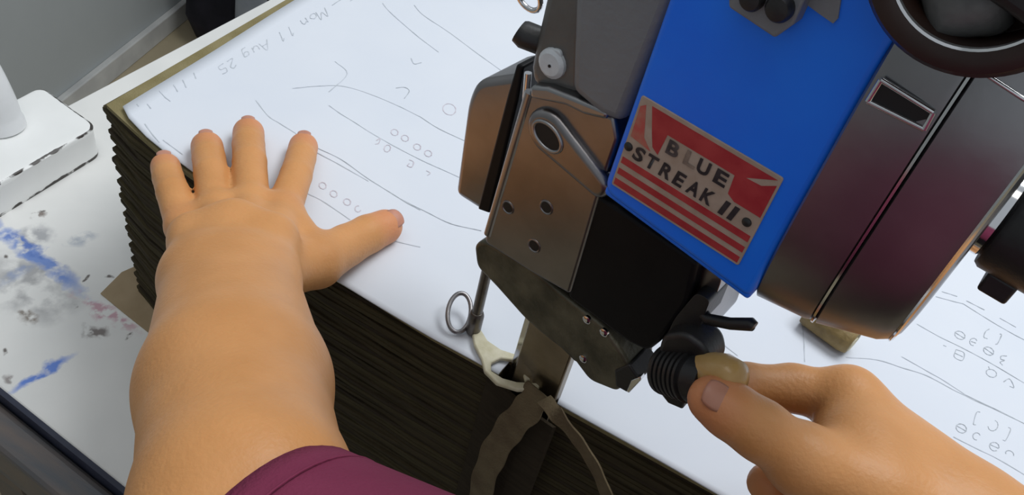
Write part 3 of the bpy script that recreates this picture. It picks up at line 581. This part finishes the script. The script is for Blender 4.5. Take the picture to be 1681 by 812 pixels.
for px, py in ((964, 524), (958, 588), (992, 545)):
    u, z = mp(px, py, 0.028); mlathe('arm_screw', (u, 0.0275, z), (0, 1, 0), [(0, 0.0022), (0.0012, 0.0021), (0.0018, 0.0012)], 'chrome', arm, 16)  # small chrome discs standing in for white glints on the arm
mprism('arm_web', pxs(0.020, (868, 512), (930, 560), (968, 600), (940, 600), (900, 560)), 0.004, 0.018, 'olive', 0.002, arm)
fo = [(775, 548), (788, 540), (800, 560), (822, 575), (850, 584), (870, 600), (876, 622), (862, 626), (857, 606), (842, 592), (822, 589), (806, 597), (806, 610), (825, 622), (848, 628), (886, 630), (884, 640), (850, 641), (815, 630), (795, 610), (790, 590), (778, 566)]
foot_uz = [at(p, 0.006) for p in fo]; loc = [((p-MQ)@MU, (p-MQ)@MV) for p in foot_uz]
V, F = prism_geo([(float(a_), float(b_)) for a_, b_ in loc], lambda a_, b_: ml(a_, b_, 0.0042), lambda a_, b_: ml(a_, b_, 0.0072))
bevel(mesh('presser_foot', V, F, 'cream', mc, ang=35), 0.0008, 2)

# black lower housing, bracket, lever and grip
mprism('lower_housing', pxs(0.029, (975, 315), (1145, 430), (1128, 500), (1085, 560), (1062, 578), (1030, 562), (930, 488), (950, 400)), -0.03, 0.029, 'black', 0.003, rnd=0.003)
mprism('rear_bracket', pxs(0.022, (1140, 425), (1186, 455), (1168, 505), (1150, 560), (1105, 590), (1090, 560), (1125, 500)), -0.01, 0.022, 'nickel', 0.002, rnd=0.003)
mprism('bracket_clamp', pxs(0.028, (1145, 478), (1168, 490), (1150, 535), (1128, 575), (1080, 580), (1110, 520)), 0.012, 0.029, 'blackplastic', 0.002, rnd=0.003)
a = mp(1158, 528, 0.03); b = mp(1198, 532, 0.03); c = mp(1240, 534, 0.03)
lev = mtube('lever', [(a[0]-0.004, 0.026, a[1]), (a[0], 0.028, a[1]), (b[0], 0.0295, b[1]), (c[0]-0.0012, 0.0305, c[1]), (c[0], 0.0307, c[1])], [0.0024, 0.0024, 0.0024, 0.0026, 0.0020], 'blackplastic', n=20)
# grip: a knurled black stem ending in an amber tip, held between thumb and finger
def m3(px, py, w): u_, z_ = mp(px, py, w); return np.array([u_, w, z_])
g0 = m3(1090, 604, 0.034); g1 = m3(1166, 628, 0.040); gd = g1-g0; gl = float(np.linalg.norm(gd)); prof = [(0, 0.004), (0.0, 0.0095), (0.0012, 0.0106)]
for k in range(6): prof += [(0.0022+k*0.0026, 0.0108), (0.0036+k*0.0026, 0.0108), (0.0038+k*0.0026, 0.0097), (0.0046+k*0.0026, 0.0097)]
prof += [(0.0190, 0.0104), (gl, 0.0090), (gl, 0.003)]
grip = mesh('ribbed_grip', *lathe_geo(ml(*g0), (gd[0], -gd[1], gd[2]), prof, 36), 'blackplastic', mc, ang=35)
mprism('grip_neck', pxs(0.034, (1092, 545), (1128, 540), (1165, 566), (1172, 600), (1150, 628), (1100, 615), (1082, 585)), 0.022, 0.037, 'blackplastic', 0.002, grip, rnd=0.004)
mprism('grip_stud', pxs(0.040, (1086, 640), (1100, 634), (1128, 652), (1124, 668), (1100, 658)), 0.030, 0.042, 'blackplastic', 0.001, grip)
a = np.array([mp(1140, 612, 0.040)[0], 0.036, mp(1140, 612, 0.040)[1]]); b = np.array([mp(1212, 628, 0.044)[0], 0.042, mp(1212, 628, 0.044)[1]])
mtube('grip_tip', [a, a+(b-a)*0.35, a+(b-a)*0.6, a+(b-a)*0.9, b], [0.0060, 0.0078, 0.0084, 0.0070, 0.003], 'amber', grip, 24)

# ------------------------------------------------------------------ strips of trimmed cloth, a tan roll
def strip(name, P, wid, m, label, thick=0.0011, wdir=None):
    P = spline(P, 8); V = []; F = []
    for i, p in enumerate(P):
        t = P[min(i+1, len(P)-1)]-P[max(i-1, 0)]; t /= np.linalg.norm(t)
        wv = np.array(wdir, float); wv -= np.dot(wv, t)*t; wv /= np.linalg.norm(wv); nn = np.cross(t, wv)
        w = wid*(1+0.08*math.sin(i*0.9))/2
        for a_, b_ in ((-1, -1), (1, -1), (1, 1), (-1, 1)): V.append(p+wv*w*a_+nn*thick/2*b_)
    for i in range(len(P)-1):
        for k in range(4): F.append((i*4+k, i*4+(k+1) % 4, (i+1)*4+(k+1) % 4, (i+1)*4+k))
    F += [(3, 2, 1, 0), tuple(range(len(V)-4, len(V)))]
    return tag(mesh(name, V, F, m, ang=35), label, 'cloth strip', 'cloth strips trimmed off by the knife')
S = lambda px, py, y: CAMPOS+(ROT@_ray((px, py)))*(y/(ROT@_ray((px, py)))[1])      # the point at a given world y
strip('cloth_strip', [S(885, 640, 0.284), S(868, 668, 0.279), S(835, 705, 0.276), S(805, 755, 0.273), S(788, 812, 0.272), S(780, 880, 0.274)], 0.017, 'offcut', 'wide brown cloth strip hanging left of the knife', wdir=(1, -0.3, 0))
strip('cloth_strip', [S(893, 655, 0.279), S(915, 682, 0.272), S(948, 722, 0.268), S(978, 770, 0.265), S(1000, 825, 0.265), S(1010, 880, 0.268)], 0.0085, 'offcut', 'narrow olive cloth strip curling down right of the knife', wdir=(1, -0.2, 0.3))
oc = [(-0.092, 0.2875), (-0.078, 0.2845), (-0.060, 0.2800), (-0.045, 0.2785), (-0.0435, 0.2800), (-0.060, 0.2822), (-0.078, 0.2867), (-0.092, 0.2895)]
V, F = prism_geo(oc, lambda a_, b_: (a_, b_, TABLE_Z+0.001), lambda a_, b_: (a_, b_+0.001, -0.006))
tag(mesh('cloth_offcut', V, F, 'cloth3', smooth=False), 'dark trimmed cloth edge standing in front of the knife', 'cloth offcut')
rc = at((1364, 541), 0.010)
roll = empty('cloth_roll', (rc[0], rc[1], 0.0022), math.radians(-16), 'small tan cloth roll lying on the paper below the motor', 'cloth roll')
prof = [(-0.018, 0.004), (-0.018, 0.0088), (-0.015, 0.0096), (0.010, 0.0094), (0.0145, 0.0085), (0.0152, 0.0078), (0.0152, 0.003)]
mesh('roll_body', *lathe_geo((0, 0, 0.0097), (1, 0, 0), prof, 28), 'brass', roll, ang=35)
sp = [(0.0154, 0.0012*k*math.cos(k*0.9)*0.42, 0.0097+0.0012*k*math.sin(k*0.9)*0.42) for k in range(1, 16)]
mesh('roll_end', *tube_geo(spline(sp, 3), 0.0006, 6), 'cream', roll)

# ------------------------------------------------------------------ person: arms grown as one smooth surface each
def rcone(Pts, a, b, ra, rb):
    a = np.asarray(a, np.float32); b = np.asarray(b, np.float32); ba = b-a; l2 = float(ba@ba)+1e-12
    t = np.clip(((Pts-a)@ba)/l2, 0, 1); d = Pts-(a+t[..., None]*ba)
    return np.sqrt((d*d).sum(-1))-(ra+(rb-ra)*t)
def smin(a, b, k):
    h = np.clip(0.5+0.5*(b-a)/k, 0, 1); return b+(a-b)*h-k*h*(1-h)
def surface(groups, vox):
    """groups: list of (k_join, k_inside, [(a, b, ra, rb), ...]); returns vertices and quads by surface nets"""
    allp = [(np.asarray(q, float), r) for g in groups for c in g[2] for q, r in ((c[0], c[2]), (c[1], c[3]))]
    lo = np.min([p-r for p, r in allp], 0)-0.012; hi = np.max([p+r for p, r in allp], 0)+0.012
    dim = np.ceil((hi-lo)/vox).astype(int)+1
    D = np.full(dim, 1.0, np.float32)
    ax = [lo[i]+vox*np.arange(dim[i]) for i in range(3)]
    for kj, ki, cones in groups:
        glo = np.min([np.minimum(np.asarray(c[0])-c[2], np.asarray(c[1])-c[3]) for c in cones], 0)-0.02; ghi = np.max([np.maximum(np.asarray(c[0])+c[2], np.asarray(c[1])+c[3]) for c in cones], 0)+0.02
        i0 = np.maximum(0, ((glo-lo)/vox).astype(int)); i1 = np.minimum(dim, ((ghi-lo)/vox).astype(int)+2)
        sl = tuple(slice(i0[i], i1[i]) for i in range(3))
        G = np.stack(np.meshgrid(*[ax[i][sl[i]] for i in range(3)], indexing='ij'), -1).astype(np.float32)
        g = None
        for c in cones:
            d = rcone(G, *c); g = d if g is None else smin(g, d, ki)
        D[sl] = smin(D[sl], g, kj)
    ins = D < 0
    acc = np.zeros(tuple(dim-1)+(3,), np.float32); cnt = np.zeros(tuple(dim-1), np.float32)
    corner = [(i, j, k) for i in (0, 1) for j in (0, 1) for k in (0, 1)]
    def C(A, c): return A[c[0]:dim[0]-1+c[0], c[1]:dim[1]-1+c[1], c[2]:dim[2]-1+c[2]]
    for c in corner:
        for axn in range(3):
            if c[axn]: continue
            e = list(c); e[axn] = 1; A = C(D, c); B = C(D, e); m = (A < 0) != (B < 0)
            t = np.where(m, A/(A-B+1e-20), 0)
            for q in range(3): acc[..., q] += np.where(m, c[q]+(t if q == axn else 0), 0)
            cnt += m
    act = cnt > 0; idx = np.full(act.shape, -1, int); idx[act] = np.arange(act.sum())
    V = (np.argwhere(act)+acc[act]/cnt[act][:, None])*vox+lo
    Q = []
    for axn in range(3):
        sl0 = [slice(1, -1)]*3; sl0[axn] = slice(0, -1); sl1 = list(sl0); sl1[axn] = slice(1, None)
        A = ins[tuple(sl0)]; B = ins[tuple(sl1)]; pos = np.argwhere(A != B)
        for q in range(3):
            if q != axn: pos[:, q] += 1
        o1, o2 = [(1, 2), (2, 0), (0, 1)][axn]
        def cell(d1, d2):
            p = pos.copy(); p[:, o1] -= d1; p[:, o2] -= d2; return idx[p[:, 0], p[:, 1], p[:, 2]]
        q4 = np.stack([cell(1, 1), cell(0, 1), cell(0, 0), cell(1, 0)], 1)
        flip = ~ins[tuple(pos.T)]; q4[flip] = q4[flip][:, ::-1]; Q.append(q4)
    return V, np.concatenate(Q)
def skin_mesh(name, groups, vox, flush, parent):
    V, Q = surface(groups, vox); me = bpy.data.meshes.new(name)
    for _ in range(2):                                   # light relaxation
        s = np.zeros_like(V); n = np.zeros(len(V))
        for a, b in ((0, 1), (1, 2), (2, 3), (3, 0)):
            np.add.at(s, Q[:, a], V[Q[:, b]]); np.add.at(n, Q[:, a], 1); np.add.at(s, Q[:, b], V[Q[:, a]]); np.add.at(n, Q[:, b], 1)
        V = 0.5*V+0.5*s/n[:, None]
    me.from_pydata(V.tolist(), [], Q.tolist()); me.update()
    fl = np.zeros(len(V))
    for p, r, a in flush: fl = np.maximum(fl, a*np.clip(1.3-np.linalg.norm(V-p, axis=1)/r, 0, 1))
    me.attributes.new('flush', 'FLOAT', 'POINT').data.foreach_set('value', fl.astype(np.float32))
    return link(name, me, 'skin', parent, ang=None)
def chain(P, R): return [(P[i], P[i+1], R[i], R[i+1]) for i in range(len(P)-1)]
def nail(parent, c, along, normal, ln, wd, m='nail', th=0.0016):
    along = np.array(along, float); along /= np.linalg.norm(along); normal = np.array(normal, float); normal -= (normal@along)*along; normal /= np.linalg.norm(normal); side = np.cross(along, normal)
    V = []; F = []; nu, nv = 10, 10
    for i in range(nu+1):
        for j in range(nv+1):
            a = -1+2*i/nu; b = -1+2*j/nv; bb = b*math.sqrt(max(0.0, 1-0.42*a*a)) ; aa = a*math.sqrt(max(0.0, 1-0.30*b*b))
            V.append(np.array(c)+along*aa*ln/2+side*bb*wd/2-normal*(0.55*wd*(1-math.sqrt(1-0.45*bb*bb))+th*0.5*max(0, a*a-0.3)))
    for i in range(nu):
        for j in range(nv): F.append((i*(nv+1)+j, (i+1)*(nv+1)+j, (i+1)*(nv+1)+j+1, i*(nv+1)+j+1))
    o = mesh('fingernail', V, F, m, parent, ang=None); s = o.modifiers.new('solid', 'SOLIDIFY'); s.thickness = 0.0008; s.offset = 0
    return o
person = tag(bpy.data.objects.new('person', None), 'person in a maroon top, left hand pressed on the paper, right hand on the machine', 'person'); COL.objects.link(person)

# left arm: splayed fingers pressed on the paper, forearm coming towards the viewer
A = lambda px, py, z: at((px, py), z)
pinky = [A(272, 274, .0090), A(276, 292, .0130), A(284, 316, .0180), A(303, 372, .0220)]
ringf = [A(340, 241, .0102), A(343, 260, .0140), A(347, 286, .0190), A(355, 346, .0235)]
middle = [A(408, 218, .0104), A(408, 238, .0145), A(410, 266, .020), A(412, 336, .0245)]
index = [A(498, 241, .0098), A(494, 259, .0135), A(486, 288, .0185), A(464, 350, .0235)]
thumb = [A(632, 372, .0112), A(604, 384, .0130), A(568, 403, .0160), A(520, 430, .0225), A(452, 440, .032)]
wr = dp(378, 466, .425); wl = dp(332, 458, .428); wrr = dp(424, 460, .428)
mid = dp(386, 640, .352); elb = dp(403, 835, .285)
sl0 = dp(424, 1000, .272); sl_dir = dp(679, 1164, .245)-sl0
lg = [
    (0.004, 0.005, [(pinky[3], dp(335, 430, .445), .0100, .0150), (ringf[3], dp(362, 420, .445), .0105, .0160), (middle[3], dp(395, 420, .445), .0110, .0160), (index[3], dp(430, 430, .445), .0112, .0160), (pinky[3], ringf[3]*0.98+wr*0.02, .0100, .0105), (ringf[3], middle[3], .0105, .0108), (middle[3], index[3], .0108, .0105), (index[3], thumb[3], .0115, .0122), (thumb[4], wrr, .0165, .0185)]),
    (0.0028, 0.0012, chain(pinky, [.0092, .0093, .0097, .0105])), (0.0028, 0.0012, chain(ringf, [.0103, .0103, .0105, .0107])),
    (0.0028, 0.0012, chain(middle, [.0104, .0104, .0106, .0110])), (0.0028, 0.0012, chain(index, [.0098, .0098, .0101, .0108])),
    (0.006, 0.002, chain(thumb, [.0110, .0118, .0126, .0148, .0170])),
    (0.0035, 0.010, [(dp(322, 392, .458), wl, .0130, .0195), (dp(384, 380, .460), wr, .0150, .0230), (dp(444, 394, .456), wrr, .0135, .0190), (dp(322, 392, .458), dp(384, 380, .460), .0125, .0140), (dp(384, 380, .460), dp(444, 394, .456), .0140, .0125),
                     (wl, dp(370, 620, .357), .0195, .0312), (wrr, dp(402, 620, .357), .0195, .0328), (wr, mid, .0245, .0365), (mid, elb, .0368, .0355), (elb, dp(392, 960, .270), .0355, .0360), (dp(392, 960, .270), dp(560, 1070, .250), .0360, .0370)]),
]
la = skin_mesh('left_arm', lg, 0.0017, [(pinky[0], .013, .8), (ringf[0], .014, .8), (middle[0], .014, .9), (index[0], .014, .9), (thumb[0], .016, .9), (pinky[3], .014, .3), (index[3], .014, .3)], person)
upv = np.array([0, 0, 1.0]); tocam = lambda p: (CAMPOS-p)/np.linalg.norm(CAMPOS-p)
for f, r, off in ((pinky, .0085, .003), (ringf, .0095, .003), (middle, .0096, .003), (index, .009, .003)):
    d = f[0]-f[1]; d /= np.linalg.norm(d); nrm = upv-0.0*d; nrm = nrm-(nrm@d)*d; nrm /= np.linalg.norm(nrm)
    nail(la, f[0]+d*off+nrm*(r*1.02), d, nrm, 0.0085, 0.0085)
d = thumb[0]-thumb[1]; d /= np.linalg.norm(d); nrm = upv*0.75+tocam(thumb[0])*0.4+np.array([0.25, 0.1, 0]); nrm = nrm-(nrm@d)*d; nrm /= np.linalg.norm(nrm)
nail(la, thumb[0]+d*.0020+nrm*.0101, d, nrm, 0.0130, 0.0125)

# sleeve and shirt
c0 = sl0; ax_ = sl_dir/np.linalg.norm(sl_dir); x_, y_, _d = frame_of(ax_)
def sleeve(path, r0, r1, n=64):                # cloth tube from the cuff to the shoulder
    P = spline(path, 8); V = []; F = []; prev = None
    for i, p in enumerate(P):
        t = P[min(i+1, len(P)-1)]-P[max(i-1, 0)]; t /= np.linalg.norm(t)
        x = frame_of(t)[0] if prev is None else prev; x = x-(x@t)*t; x /= np.linalg.norm(x); y = np.cross(t, x); prev = x
        f = i/(len(P)-1); r = r0+(r1-r0)*f; g = min(1.0, i/8)
        for k in range(n):
            a = 2*math.pi*k/n; rr = r*(1+0.010*math.sin(3*a+3*f)+0.010*g*g*math.sin(5*a-9*f)); V.append(p+rr*(math.cos(a)*x+math.sin(a)*y))
    for i in range(len(P)-1):
        for k in range(n): F.append((i*n+k, i*n+(k+1) % n, (i+1)*n+(k+1) % n, (i+1)*n+k))
    o = mesh('sleeve', V, F, 'maroon', person, ang=None); s = o.modifiers.new('solid', 'SOLIDIFY'); s.thickness = 0.0022; s.offset = -1
    return o
sl = sleeve([c0, c0+ax_*0.05, c0+ax_*0.10, c0+ax_*0.125+np.array([-0.01, -0.08, -0.02]), np.array([-0.05, -0.27, 0.0])], 0.055, 0.066)
V = [c0+ax_*0.0115+(0.0560)*(math.cos(2*math.pi*k/64)*x_+math.sin(2*math.pi*k/64)*y_) for k in range(65)]
mesh('hem_stitching', *tube_geo(V, 0.0005, 6), 'maroon', sl)
def torso(name, prof, m):
    V = []; F = []; n = 40
    for z, a_, b_ in prof:
        for k in range(n):
            t = 2*math.pi*k/n; V.append((0.06+a_*math.cos(t), -0.30+b_*math.sin(t)*(1+0.05*math.sin(6*t+z*8)), z))
    for i in range(len(prof)-1):
        for k in range(n): F.append((i*n+k, i*n+(k+1) % n, (i+1)*n+(k+1) % n, (i+1)*n+k))
    F.append(tuple(range(n-1, -1, -1))); F.append(tuple(range((len(prof)-1)*n, len(prof)*n)))
    mesh(name, V, F, m, person, ang=None)
torso('shirt', [(-0.22, .185, .125), (-0.2, .185, .13), (-0.05, .19, .125), (0.03, .20, .11), (0.07, .18, .09), (0.095, .10, .07), (0.10, .06, .05)], 'maroon')  # unseen torso, added for its maroon reflection in the motor
torso('trousers', [(FLOOR_Z+0.02, .15, .10), (-0.6, .17, .12), (-0.3, .18, .13), (-0.215, .175, .115)], 'darkbag')  # unseen, added for a dark reflection low on the motor

# right arm: thumb side up, pinching the amber tip between thumb and bent index finger
B = dp
rth = [B(1168, 655, .322), B(1200, 674, .322), B(1246, 704, .324), B(1320, 756, .330), B(1420, 810, .338)]
rin = [B(1192, 645, .366), B(1222, 630, .374), B(1300, 636, .378), B(1392, 656, .372), B(1480, 760, .352)]
rmd = [B(1268, 790, .372), B(1300, 805, .385), B(1370, 760, .405), B(1428, 682, .386), B(1500, 770, .360)]
rrg = [B(1258, 792, .356), B(1300, 840, .372), B(1390, 820, .398), B(1450, 740, .384), B(1520, 790, .358)]
rpk = [B(1310, 860, .350), B(1350, 890, .365), B(1430, 870, .382), B(1476, 800, .374), B(1540, 820, .355)]
rw = B(1590, 875, .340); rw2 = B(1545, 905, .338); rel = B(1850, 1090, .300); rend = np.array([0.235, 0.08, 0.10])
rg = [
    (0.006, 0.014, [(rin[3], rw, .0125, .0215), (rmd[3], rw, .0125, .0215), (rrg[3], rw2, .0125, .0215), (rpk[3], rw2, .0120, .0210), (rth[3], rw, .0130, .0190), (rth[4], rw2, .0170, .0205), (rin[3], rth[4], .0115, .0150), (B(1420, 740, .352), rw, .0160, .0200), (B(1390, 735, .348), rth[4], .0115, .0150)]),
    (0.012, 0.014, [(rw, rel, .0225, .0360), (rel, rend, .0360, .0400), (rw2, B(1800, 1140, .30), .0215, .0330)]),
    (0.004, 0.004, chain(rin[:4], [.0082, .0090, .0102, .0128])), (0.004, 0.004, chain(rmd[:4], [.0085, .0092, .0102, .0126])),
    (0.004, 0.004, chain(rrg[:4], [.0082, .0090, .0098, .0122])), (0.004, 0.004, chain(rpk[:4], [.0072, .0080, .0088, .0112])),
    (0.006, 0.005, chain(rth, [.0092, .0102, .0110, .0132, .0175])),
]
ra = skin_mesh('right_arm', rg, 0.0016, [(rth[0], .014, .8), (rin[0], .012, .6), (rrg[0], .012, .4), (rmd[0], .012, .4)], person)
d = rth[0]-rth[1]; d /= np.linalg.norm(d); nrm = tocam(rth[0])*0.8+np.array([-0.5, -0.1, 0.55]); nrm = nrm-(nrm@d)*d; nrm /= np.linalg.norm(nrm)
nail(ra, rth[0]+d*.0012+nrm*.0094, d, nrm, 0.0110, 0.0108, 'naildark')
sleeve([rend+np.array([-0.012, 0.02, 0.004]), rend+np.array([0.004, -0.03, -0.004]), rend+np.array([0.0, -0.14, -0.03]), np.array([0.19, -0.27, 0.02])], 0.052, 0.068)
